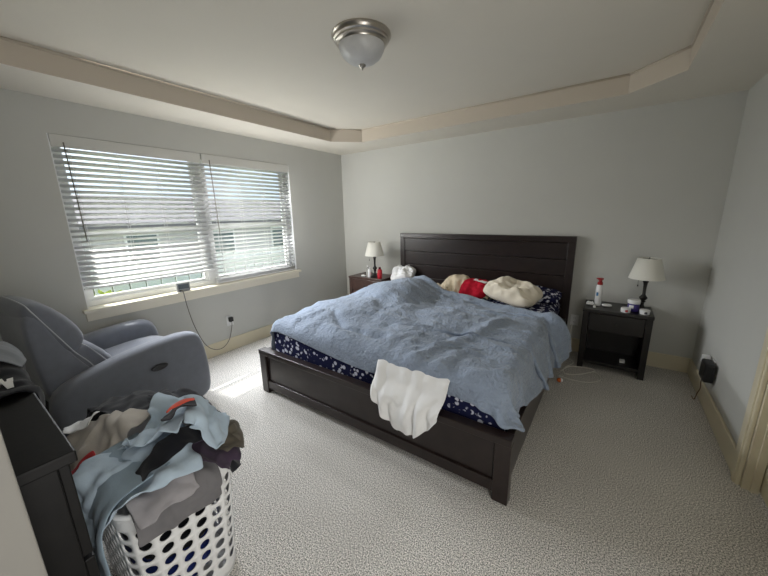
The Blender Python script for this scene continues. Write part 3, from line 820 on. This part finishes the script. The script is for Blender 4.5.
for x, y, pm, lab in ((3.585, -.345, REDP, 'low white tub with red print left of the purple jar'), (3.718, -.335, BLKP, 'low white tub with black print right of the purple jar')):
    r = item('tub', x, y, ZR, lab, 'tub', 'low tubs on the black nightstand')
    b_ = lathe('tub_body', [(0, 0), (.033, 0), (.035, .004), (.035, .022), (0, .022)], WHITE, r)
    lathe('tub_lid', [(0, .022), (.037, .022), (.037, .036), (.034, .039), (0, .039)], WHITE, r)
    bm = bmesh.new(); add_box(bm, -.004, .016, -.0385, -.030, .008, .028, .003); link('tub_print', bm, pm, r)
o = pillow('earbud_case', (3.445, -.235, ZR + .014), .042, .026, .014, WHITE, (0, 0, .3), 1, 0, 10); tag(o, 'white oval case lying right of the pump bottle', 'case')
o = pillow('tissue', (3.312, -.25, ZR + .016), .034, .028, .016, WHITEC, (0, 0, .2), 3, .006, 12); tag(o, 'small crumpled white tissue at the left edge of the black nightstand', 'tissue')
o = lathe('bottle_cap', [(0, 0), (.010, 0), (.011, .003), (.010, .016), (0, .017)], WHITE, None, (0, 0, 0), 16); o.location = (3.352, -.315, ZR); tag(o, 'tiny white cap in front of the pump bottle', 'cap')

# items on the left nightstand
CLEARP = mat('clear_plastic', srgb(214, 214, 210), .15, transmission=.55)
r = item('water_bottle', .690, -.325, ZL, 'slim clear bottle left of the brown nightstand lamp', 'bottle')
lathe('bottle_body', [(0, 0), (.024, 0), (.026, .005), (.026, .09), (.022, .115), (.012, .13), (.012, .142), (0, .142)], CLEARP, r); lathe('bottle_cap', [(0, .142), (.014, .142), (.014, .158), (0, .16)], WHITE, r)
r = item('lotion_bottle', .735, -.345, ZL, 'white lotion bottle in front of the brown nightstand lamp', 'bottle')
lathe('bottle_body', [(0, 0), (.022, 0), (.023, .005), (.023, .10), (.014, .115), (0, .118)], WHITE, r); lathe('bottle_cap', [(0, .116), (.012, .116), (.011, .14), (0, .142)], WHITE, r)
r = item('spray_bottle', .900, -.335, ZL, 'red bottle with dark cap on the brown nightstand', 'bottle')
lathe('bottle_body', [(0, 0), (.030, 0), (.032, .006), (.032, .10), (.026, .118), (.016, .124), (0, .124)], mat('red_bottle_plastic', srgb(190, 34, 48), .35), r)
lathe('bottle_cap', [(0, .122), (.016, .122), (.015, .15), (0, .152)], mat('maroon_cap', srgb(90, 20, 30), .4), r)
o = pillow('tissue', (.625, -.345, ZL + .010), .035, .026, .010, WHITEC, (0, 0, .4), 6, .006, 12); tag(o, 'white tissue lying on the brown nightstand by the clear bottle', 'tissue')

# ------------------------------------------------------------------ recliner
rc = empty('recliner', (.485, -3.08, 0), R_(6)); tag(rc, 'grey upholstered recliner armchair below the window', 'armchair')
# local: +y is the way it faces, +x the side towards the camera
def arm(x0, x1):
    prof = [(-.50, .06), (-.20, .045), (.15, .045), (.36, .06), (.395, .12), (.40, .30), (.385, .47), (.36, .58), (.30, .622), (.15, .628), (-.10, .61), (-.30, .575), (-.46, .53), (-.52, .47), (-.525, .30)]
    return pad('armrest', prof, x0, x1, .05, GREYF, rc, .01, 6, 1)
arm(.265, .415); arm(-.415, -.265)
pad('seat_cushion', [(-.30, .26), (.30, .26), (.375, .28), (.405, .36), (.395, .44), (.33, .49), (.10, .495), (-.15, .47), (-.32, .45)], -.272, .272, .03, GREYF, rc, .012, 6, 1)
pad('footrest', [(.30, .10), (.395, .09), (.41, .16), (.41, .27), (.39, .32), (.30, .32)], -.268, .268, .025, GREYF, rc, .008, 6, 1)
pad('base', [(-.46, .0), (.30, .0), (.30, .10), (.32, .26), (-.46, .26)], -.27, .27, .02, GREYP, rc, 0, 4, 0)
pad('backrest_shell', [(-.24, .30), (-.24, .50), (-.34, .64), (-.43, .86), (-.46, .96), (-.505, .985), (-.53, .94), (-.535, .80), (-.51, .50), (-.48, .30)], -.25, .30, .04, GREYF, rc, .0, 6, 1)
low = pad('lumbar_cushion', [(-.33, .42), (-.19, .41), (-.13, .45), (-.135, .54), (-.195, .64), (-.255, .715), (-.34, .735), (-.40, .70), (-.37, .56)], -.24, .275, .05, GREYF, rc, .02, 8, 1)
hd = pad('head_cushion', [(-.38, .67), (-.31, .695), (-.275, .75), (-.29, .83), (-.345, .92), (-.40, .99), (-.45, 1.025), (-.50, 1.02), (-.525, .97), (-.49, .89), (-.44, .79)], -.25, .295, .05, GREYF, rc, .03, 8, 1)
tube('piping', [(.285, -.24, .45), (.29, -.28, .58), (.297, -.345, .69), (.308, -.375, .75), (.312, -.44, .89), (.307, -.485, .99), (.26, -.50, 1.03), (0, -.505, 1.045), (-.22, -.50, 1.03)], .0032, PIPE, hd)
tube('piping', [(.27, -.12, .44), (.287, -.205, .58), (.282, -.275, .695), (.26, -.315, .74), (0, -.33, .755), (-.22, -.315, .74)], .0032, PIPE, low)
bm = bmesh.new(); add_lathe(bm, [(0, -.002), (.055, -.002), (.055, .006), (.048, .008), (.044, .003), (0, .002)], n=28)
hnd = link('recline_handle', bm, GREYP, rc, True); hnd.rotation_euler = (0, R_(90), R_(0)); hnd.location = (.417, .03, .455); hnd.scale = (.42, 1, 1); hnd['label'] = 'dark oval recessed handle'

# ------------------------------------------------------------------ dresser
DZ, DYF, DX0, DX1 = .95, -3.688, 1.00, 2.435
dr_ = empty('dresser', ((DX0 + DX1) / 2, -3.93, 0)); tag(dr_, 'long black dresser at the left edge of the picture', 'dresser')
hx = (DX1 - DX0) / 2; yf = DYF + 3.93; yb = YR + .02 + 3.93
box('dresser_top', -hx, hx, yb, yf, DZ - .03, DZ, DRESS, dr_, .004)
box('carcass', -hx + .008, hx - .008, yb, yf - .035, .06, DZ - .03, DRESS, dr_, .003)
box('plinth', -hx + .03, hx - .03, yb + .02, yf - .06, 0, .06, DRESS, dr_, .003)
for i in range(2):
    for j in range(3):
        x0 = -hx + .02 + i * (hx - .01); x1 = x0 + hx - .03; z0 = .09 + j * .28
        d = box('drawer', x0, x1, yf - .035, yf - .014, z0, z0 + .268, DRESS, dr_, .003)
        bm = bmesh.new()
        xm = (x0 + x1) / 2
        for q_ in (-.05, .05): add_box(bm, xm + q_ - .004, xm + q_ + .004, yf - .014, yf + .014, z0 + .19, z0 + .198)
        add_box(bm, xm - .06, xm + .06, yf + .010, yf + .020, z0 + .188, z0 + .20, .002)
        link('drawer_pull', bm, STEEL, d)
# clothes on the dresser
BLACKF = cloth_mat('black_jersey', 26, 27, 32); SLATE = cloth_mat('slate_cotton', 128, 132, 138)
dsdf = fl_(union(rbox(((DX0 + DX1) / 2, -3.95, DZ / 2), (hx, .262, DZ / 2), .006), ell((1.62, -3.80, .93), (.2, .12, .07)), k=.03))
Pd = folds(drape(sheet((1.70, -3.84, 1.10), .60, .36, .018, .1, .66, .07, seed=9), .018, .018, dsdf, steps=90, t=.006, fr=.8), .016, .018, 5, 30, 2)
o = cloth_obj('folded_shirt', Pd, BLACKF, None, .006); tag(o, 'crumpled black shirt with white lettering on the dresser', 'shirt')
shirt = o
def nearest_z(P, x, y):
    d = (P[..., 0] - x) ** 2 + (P[..., 1] - y) ** 2; i = np.unravel_index(np.argmin(d), d.shape); return P[i]
Pd2 = folds(drape(sheet((1.56, -3.725, 1.12), .34, .13, .014, -.15, .75, .05, seed=12), .014, .014, union(dsdf, ell((1.56, -3.76, .96), (.18, .08, .07)), k=.03), steps=90, t=.012, fr=.85), .010, .014, 6, 10, 4)
o = cloth_obj('strappy_top', Pd2, SLATE, None, .004); tag(o, 'narrow grey garment lying over the front edge of the dresser', 'garment')
Pd3 = folds(drape(sheet((1.41, -3.74, 1.12), .16, .10, .012, .3, .7, .04, seed=15), .012, .012, dsdf, steps=90, t=.012, fr=.85), .010, .012, 6, 40, 6)
o = cloth_obj('sock', Pd3, WHITEC, None, .004); tag(o, 'small white sock at the far end of the dresser top', 'sock')
bm = bmesh.new()      # "//N" strokes printed on the shirt, following its surface
def stroke(bm, a, b, wd=.007):
    a, b = Vector(a), Vector(b); pts = [a.lerp(b, k / 5) for k in range(6)]
    prev = None
    n = Vector((-(b - a).y, (b - a).x, 0)).normalized() * wd
    for p in pts:
        z = nearest_z(Pd, p.x, p.y)[2] + .010
        cur = [bm.verts.new((p.x + n.x, p.y + n.y, z)), bm.verts.new((p.x - n.x, p.y - n.y, z))]
        if prev: bm.faces.new((prev[0], cur[0], cur[1], prev[1]))
        prev = cur
PX = lambda s, t: (1.90 + s * -.10 * 0 + t * -.055 + s * .0, -3.722 + 0 * t - s * .0, 0)
LT = lambda s, t: (1.905 - .075 * t, -3.775 + .075 * s, 0)          # s along the word, t up the letter
for a, b in (((-.55, 0), (-.35, 1)), ((-.15, 0), (.05, 1)), ((.25, 0), (.35, 1)), ((.35, 1), (.62, 0)), ((.62, 0), (.72, 1))): stroke(bm, LT(*a), LT(*b))
bmesh.ops.recalc_face_normals(bm, faces=bm.faces)
pl = link('lettering', bm, WHITEC, shirt); sm_ = pl.modifiers.new('thickness', 'SOLIDIFY'); sm_.thickness = .002; pl['label'] = 'white printed letters'

# ------------------------------------------------------------------ laundry basket
BKX, BKY, BKH = 1.985, -3.43, .55
bk = empty('laundry_basket', (BKX, BKY, 0)); tag(bk, 'white plastic laundry basket with round holes, overflowing with clothes', 'laundry basket')
def bk_outline(s, hx, hy, r):
    """point at arc length fraction s of a rounded rectangle, starting at the middle of +x side going +y"""
    segs = [('l', (hx, 0), (hx, hy - r)), ('a', (hx - r, hy - r), 0), ('l', (hx - r, hy), (-hx + r, hy)), ('a', (-hx + r, hy - r), 90), ('l', (-hx, hy - r), (-hx, -hy + r)),
            ('a', (-hx + r, -hy + r), 180), ('l', (-hx + r, -hy), (hx - r, -hy)), ('a', (hx - r, -hy + r), 270), ('l', (hx, -hy + r), (hx, 0))]
    lens = [math.dist(g[1], g[2]) if g[0] == 'l' else r * math.pi / 2 for g in segs]; tot = sum(lens); d = (s % 1) * tot
    for g, l in zip(segs, lens):
        if d <= l + 1e-9:
            k = d / l
            if g[0] == 'l': return (g[1][0] + (g[2][0] - g[1][0]) * k, g[1][1] + (g[2][1] - g[1][1]) * k)
            a = math.radians(g[2] + 90 * k); return (g[1][0] + r * math.cos(a), g[1][1] + r * math.sin(a))
        d -= l
    return segs[-1][2]
def bk_pt(s, t):
    k = .89 + .11 * t; x, y = bk_outline(s, .295 * k, .190 * k, .09); return Vector((x, y, .012 + t * (BKH - .012)))
bm = bmesh.new(); NS, NT = 30, 10
cache = {}
def vget(s, t):
    key = (round((s % 1) * 5760), round(t * 5760))
    if key not in cache: cache[key] = bm.verts.new(bk_pt(s, t))
    return cache[key]
for i in range(NS):
    for j in range(NT):
        s0, s1, t0, t1 = i / NS, (i + 1) / NS, j / NT, (j + 1) / NT
        ring = []
        for k in range(4): ring.append((s0 + (s1 - s0) * k / 4, t0))
        for k in range(4): ring.append((s1, t0 + (t1 - t0) * k / 4))
        for k in range(4): ring.append((s1 - (s1 - s0) * k / 4, t1))
        for k in range(4): ring.append((s0, t1 - (t1 - t0) * k / 4))
        vr = [vget(*p) for p in ring]
        if 1 <= j <= 8 and not (i % 9 == 8 and False):
            cs, ct = (s0 + s1) / 2, (t0 + t1) / 2; inner = []
            for k in range(16):
                a = math.radians(225 + 22.5 * k); inner.append(bm.verts.new(bk_pt(cs + (s1 - s0) * .33 * math.cos(a) + (t1 - t0) * .0, ct + (t1 - t0) * .34 * math.sin(a))))
            for k in range(16): bm.faces.new((vr[k], vr[(k + 1) % 16], inner[(k + 1) % 16], inner[k]))
        else:
            c_ = bm.verts.new(bk_pt((s0 + s1) / 2, (t0 + t1) / 2))
            for k in range(16): bm.faces.new((vr[k], vr[(k + 1) % 16], c_))
bmesh.ops.recalc_face_normals(bm, faces=bm.faces)
o = link('basket_wall', bm, WHITE, bk, True); s = o.modifiers.new('thickness', 'SOLIDIFY'); s.thickness = .004; s.offset = 0
bm = bmesh.new(); pts = [bk_pt(k / 60, 1) for k in range(61)]
add_tube(bm, pts, .010, 8, smooth=0); link('rim', bm, WHITE, bk, True)
bm = bmesh.new(); bot = [bm.verts.new(bk_pt(k / 48, 0)) for k in range(48)]; bm.faces.new(bot)
r_ = bmesh.ops.extrude_face_region(bm, geom=bm.faces[:]); bmesh.ops.translate(bm, vec=(0, 0, -.011), verts=[v for v in r_['geom'] if isinstance(v, bmesh.types.BMVert)])
bmesh.ops.recalc_face_normals(bm, faces=bm.faces); link('basket_floor', bm, WHITE, bk)

# clothes stuffed inside the basket, seen through the holes
def wad(name, c, rx, ry, rz, m, label, seed):
    bm = bmesh.new(); bmesh.ops.create_icosphere(bm, subdivisions=5, radius=1)
    for v in bm.verts:
        n = v.co.normalized(); q = Vector((abs(n.x) ** .7 * math.copysign(1, n.x), abs(n.y) ** .7 * math.copysign(1, n.y), abs(n.z) ** .8 * math.copysign(1, n.z)))
        k = 1 + .10 * (1 - abs(mnoise.fractal(n * 2.3 + Vector((seed, 0, 0)), 1, 2, 4)) * 2.4)
        v.co = Vector((q.x * rx, q.y * ry, q.z * rz)) * k * .86
    o = link(name, bm, m, None, True, c); return tag(o, label, 'garment', 'clothes in the laundry basket')
CL = {'navy': cloth_mat('royal_blue_cotton', 36, 52, 118), 'black': BLACKF, 'stripe': cloth_mat('light_stripe_cotton', 188, 190, 196),
      'blue': cloth_mat('powder_blue_fleece', 172, 188, 202, .05, .4), 'beige': cloth_mat('stone_cotton', 186, 180, 172), 'purple': cloth_mat('plum_cotton', 72, 60, 76),
      'olive': cloth_mat('olive_brown_cotton', 92, 86, 76), 'grey': cloth_mat('mid_grey_cotton', 112, 110, 112), 'lgrey': cloth_mat('light_grey_nylon', 150, 147, 150),
      'char': cloth_mat('charcoal_cotton', 48, 48, 54), 'red': cloth_mat('red_cotton', 190, 52, 58), 'orange': cloth_mat('coral_print', 222, 92, 72), 'white': WHITEC, 'dblue': cloth_mat('steel_blue_fleece', 146, 164, 178, .05, .4)}
wad('garment', (BKX, BKY, .12), .235, .145, .105, CL['navy'], 'royal blue garment at the bottom of the laundry basket, seen through holes', 1)
wad('garment', (BKX, BKY, .27), .245, .15, .085, CL['black'], 'black garment packed in the middle of the laundry basket, seen through holes', 2)
wad('garment', (BKX, BKY, .405), .255, .155, .08, CL['stripe'], 'pale garment packed under the basket rim, seen through holes', 3)

# heap on top
heap_sdf = fl_(union(rbox((BKX, BKY, .285), (.320, .214, .285), .06), ell((1.84, -3.41, .51), (.42, .22, .16)), k=.06))
dress_sdf = rbox(((DX0 + DX1) / 2, -3.95, DZ / 2), (hx, .262, DZ / 2), .006)
heap_full = lambda p: np.minimum(heap_sdf(p), dress_sdf(p))
HP = Heap(1.2, -3.75, 2.7, -2.9)
def throw(name, c, su, sv, ang, m, label, sq=.72, amp=.05, seed=0, steps=120, t=.008, tilt=(0, 0), thick=.004, mask=None, cat='garment', fr=.72, d=.016, fold=.014, fs=5.):
    P = drape(sheet(c, su, sv, d, R_(ang), sq, amp, seed=seed, tilt=tilt), d, d, heap_full, steps=steps, t=t, fr=fr, heap=HP, bend=.15)
    P = folds(P, fold, d, fs, 25 + 40 * math.sin(seed), seed * 2.3)
    HP.add(P)
    o = cloth_obj(name, P, CL[m], None, thick, mask); tag(o, label, cat, 'clothes in the laundry basket'); return o, P
rag = lambda u, v: not ((u < .12 and v < .15) or (u > .86 and v < .2) or (u > .9 and v > .8))
throw('garment', (1.70, -3.36, .84), .74, .44, 8, 'black', 'black garment at the back left of the laundry heap', seed=1, mask=rag, sq=.55, amp=.10, fold=.026)
throw('garment', (1.98, -3.26, .80), .56, .28, 5, 'char', 'charcoal garment along the far side of the laundry heap', seed=2, mask=rag, sq=.62, amp=.08, fold=.02)
throw('garment', (2.20, -3.45, .74), .28, .30, 85, 'grey', 'mid grey shorts hanging over the front of the basket', seed=3, sq=.76, amp=.07, fr=.85, fold=.020)
throw('garment', (2.20, -3.32, .76), .24, .22, 60, 'purple', 'plum garment on the right side above the basket holes', seed=5, mask=rag, sq=.68, amp=.06, fold=.018)
throw('garment', (2.17, -3.24, .80), .26, .20, 20, 'olive', 'olive brown cloth garment at the right tip of the laundry heap', seed=4, mask=rag, sq=.6, amp=.08, fold=.018)
throw('garment', (1.86, -3.54, .86), .42, .34, 30, 'beige', 'pale stone coloured shirt bundled at the left of the laundry heap', seed=6, sq=.55, amp=.09, fold=.026)
throw('garment', (1.66, -3.57, .86), .26, .07, 25, 'white', 'thin white strap end sticking out left of the laundry heap', seed=13, sq=.85, fold=.004)
throw('garment', (2.250, -3.50, .74), .20, .22, 85, 'lgrey', 'light grey shorts draped over the rim beside the basket corner', seed=7, sq=.74, amp=.06, fold=.022, fr=.85)
throw('garment', (2.00, -3.62, .84), .20, .10, 0, 'red', 'red garment peeking out near the dresser corner', seed=9, sq=.6)
o = hang('garment', [(-3.46, .665), (-3.54, .655), (-3.615, .635), (-3.655, .57), (-3.662, .44), (-3.658, .24)], 1.98, 2.27, CL['dblue'], 'steel blue sleeve hanging down between basket and dresser', 'garment', .014, .02, 3, n=24, skew=.0, thick=.005, tend=lambda k: .82 + .18 * math.sin(k * 3.0))
o['group'] = 'clothes in the laundry basket'
throw('garment', (2.16, -3.535, .86), .30, .40, -14, 'blue', 'powder blue fleece top trailing from the heap down towards the dresser', seed=10, sq=.62, amp=.09, t=.012, thick=.006, fold=.030, fs=4.5, fr=.85)
throw('garment', (2.225, -3.42, .80), .09, .30, 12, 'black', 'black waistband strip across the front of the laundry heap', seed=8, sq=.80, amp=.03, fold=.008, fr=.85)
throw('garment', (2.06, -3.37, .90), .22, .36, 48, 'blue', 'powder blue fleece hood bunched over the top of the laundry heap', seed=22, sq=.56, amp=.10, t=.012, thick=.006, fold=.034, fs=4.5, fr=.85)
throw('garment', (2.17, -3.28, .88), .22, .26, 65, 'blue', 'powder blue fleece sleeve end at the right of the laundry heap', seed=21, sq=.66, amp=.07, t=.010, thick=.006, fold=.026, fs=5, fr=.85)
throw('garment', (2.17, -3.375, .88), .14, .09, 75, 'char', 'small dark garment tucked between folds of the blue fleece', seed=31, sq=.7, amp=.03, fold=.010)
throw('garment', (2.185, -3.375, .90), .11, .06, 80, 'orange', 'small coral print lying between folds of the blue fleece', seed=12, sq=.75, amp=.03, fold=.008)

# ------------------------------------------------------------------ outlets, plugs and cables
def outlet(c, rot, label):
    r = empty('wall_outlet', c); r.rotation_euler = rot; tag(r, label, 'outlet', 'wall outlets')
    bm = bmesh.new(); add_box(bm, -.036, .036, -.006, 0, -.058, .058, .003); p_ = link('faceplate', bm, WHITE, r)
    for z in (-.022, .022):
        bm = bmesh.new(); add_box(bm, -.016, .016, -.009, -.005, z - .014, z + .014, .003); s_ = link('socket', bm, WHITE, r)
        bm = bmesh.new()
        for x in (-.006, .006): add_box(bm, x - .0013, x + .0013, -.0096, -.0085, z - .003, z + .007)
        link('slot', bm, BLACKP, s_)
    return r
outlet((.0, -1.985, .345), (0, 0, R_(90)), 'white wall outlet below the window with a black plug')
outlet((3.187, .0, .345), (0, 0, 0), 'white wall outlet between headboard and black nightstand')
outlet((W, -.640, .325), (0, 0, R_(-90)), 'white wall outlet on the right wall behind a black adapter')
r = item('charging_cable', .012, -1.985, .365, 'thin grey cord looping from the outlet up to the window sill', 'cord')
box('plug', .0, .035, -.022, .022, -.026, .024, BLACKP, r, .006)
tube('cable', [(.03, -.0, -.02), (.03, -.01, -.09), (.035, -.06, -.22), (.04, -.15, -.285), (.04, -.25, -.26), (.045, -.33, -.16), (.05, -.40, .05), (.05, -.435, .25), (.05, -.45, .40), (.03, -.45, .425), (.005, -.45, .4175)], .004, CORDG, r)
r = item('weather_display', .012, -2.41, WZ0 + .004, 'small silver gadget standing on the window sill', 'gadget')
bm = bmesh.new(); add_box(bm, -.012, .012, -.06, .06, 0, .085, .004); link('casing', bm, mat('silver_plastic', srgb(150, 152, 154), .35), r)
bm = bmesh.new(); add_box(bm, .012, .0135, -.048, .048, .028, .074, .0005); link('screen', bm, mat('grey_lcd', srgb(92, 98, 100), .2), r)
bm = bmesh.new(); add_box(bm, .012, .016, -.045, -.015, .008, .02, .001); link('button', bm, BLACKP, r)
r = item('power_adapter', W - .011, -.675, .318, 'black power adapter on the right wall with a brown cord', 'adapter')
box('adapter_body', -.058, 0, -.085, .055, -.075, .065, BLACKP, r, .012)
tube('cable', [(-.03, .04, -.07), (-.035, .05, -.12), (-.03, .055, -.18), (-.035, .08, -.235), (-.05, .05, -.275), (-.045, .12, -.305), (-.035, .24, -.328)], .0035, mat('brown_cable', srgb(120, 98, 74), .6), r)
r = item('plug_charger', W - .010, -.560, .350, 'white charger block plugged in beside the black adapter', 'charger')
box('charger_body', -.045, 0, -.018, .024, -.026, .034, WHITE, r, .005)
tube('cable', [(-.02, .0, -.02), (-.025, .002, -.06), (-.025, .01, -.12), (-.02, .03, -.19)], .002, CORDW, r)
# cables on the floor by the bed
o = tube('charging_cable', [(3.17, -.012, .30), (3.165, -.03, .20), (3.16, -.08, .06), (3.17, -.20, .006), (3.24, -.33, .006), (3.18, -.50, .006), (3.20, -.62, .006), (3.30, -.58, .006), (3.42, -.44, .012), (3.36, -.405, .012), (3.22, -.46, .012), (3.16, -.60, .012)], .0048, CORDW, None)
tag(o, 'white charging cable coiled on the carpet under the outlet', 'cable')
o = tube('charging_cable', [(3.16, -.70, .006), (3.26, -.72, .006), (3.38, -.70, .006), (3.47, -.60, .006), (3.46, -.50, .006), (3.40, -.43, .0055)], .004, CORDW, None)
tag(o, 'pale charging cable curving over the carpet towards the black nightstand', 'cable')
o = tube('lamp_cord', [(3.70, -.15, .592), (3.74, -.06, .592), (3.79, -.028, .57), (3.80, -.022, .45), (3.80, -.022, .22), (3.79, -.028, .12), (3.76, -.06, .02), (3.74, -.12, .006)], .0025, CORDW, None)
tag(o, 'thin white lamp cord hanging behind the black nightstand', 'cord')
r = item('toy_capsule', 3.178, -.815, .0, 'small orange and white capsule on the carpet beside the bed', 'toy')
ORG = mat('orange_plastic', srgb(196, 96, 40), .45)
a_ = lathe('capsule_half', [(0, -.005), (.019, -.005), (.020, .0), (.018, .012), (.010, .022), (0, .025)], ORG, r, n=18); a_.rotation_euler = (0, R_(-90), R_(20)); a_.location = (0, 0, .021); a_['label'] = 'orange half'
a_ = lathe('capsule_half', [(0, 0), (.020, 0), (.018, .010), (.011, .018), (0, .02)], WHITE, r, n=18); a_.rotation_euler = (0, R_(90), R_(20)); a_.location = (.005, .002, .021); a_['label'] = 'white half'
lathe('capsule_button', [(0, 0), (.008, 0), (.008, .004), (0, .005)], BLACKP, a_, (0, 0, .018), 12)
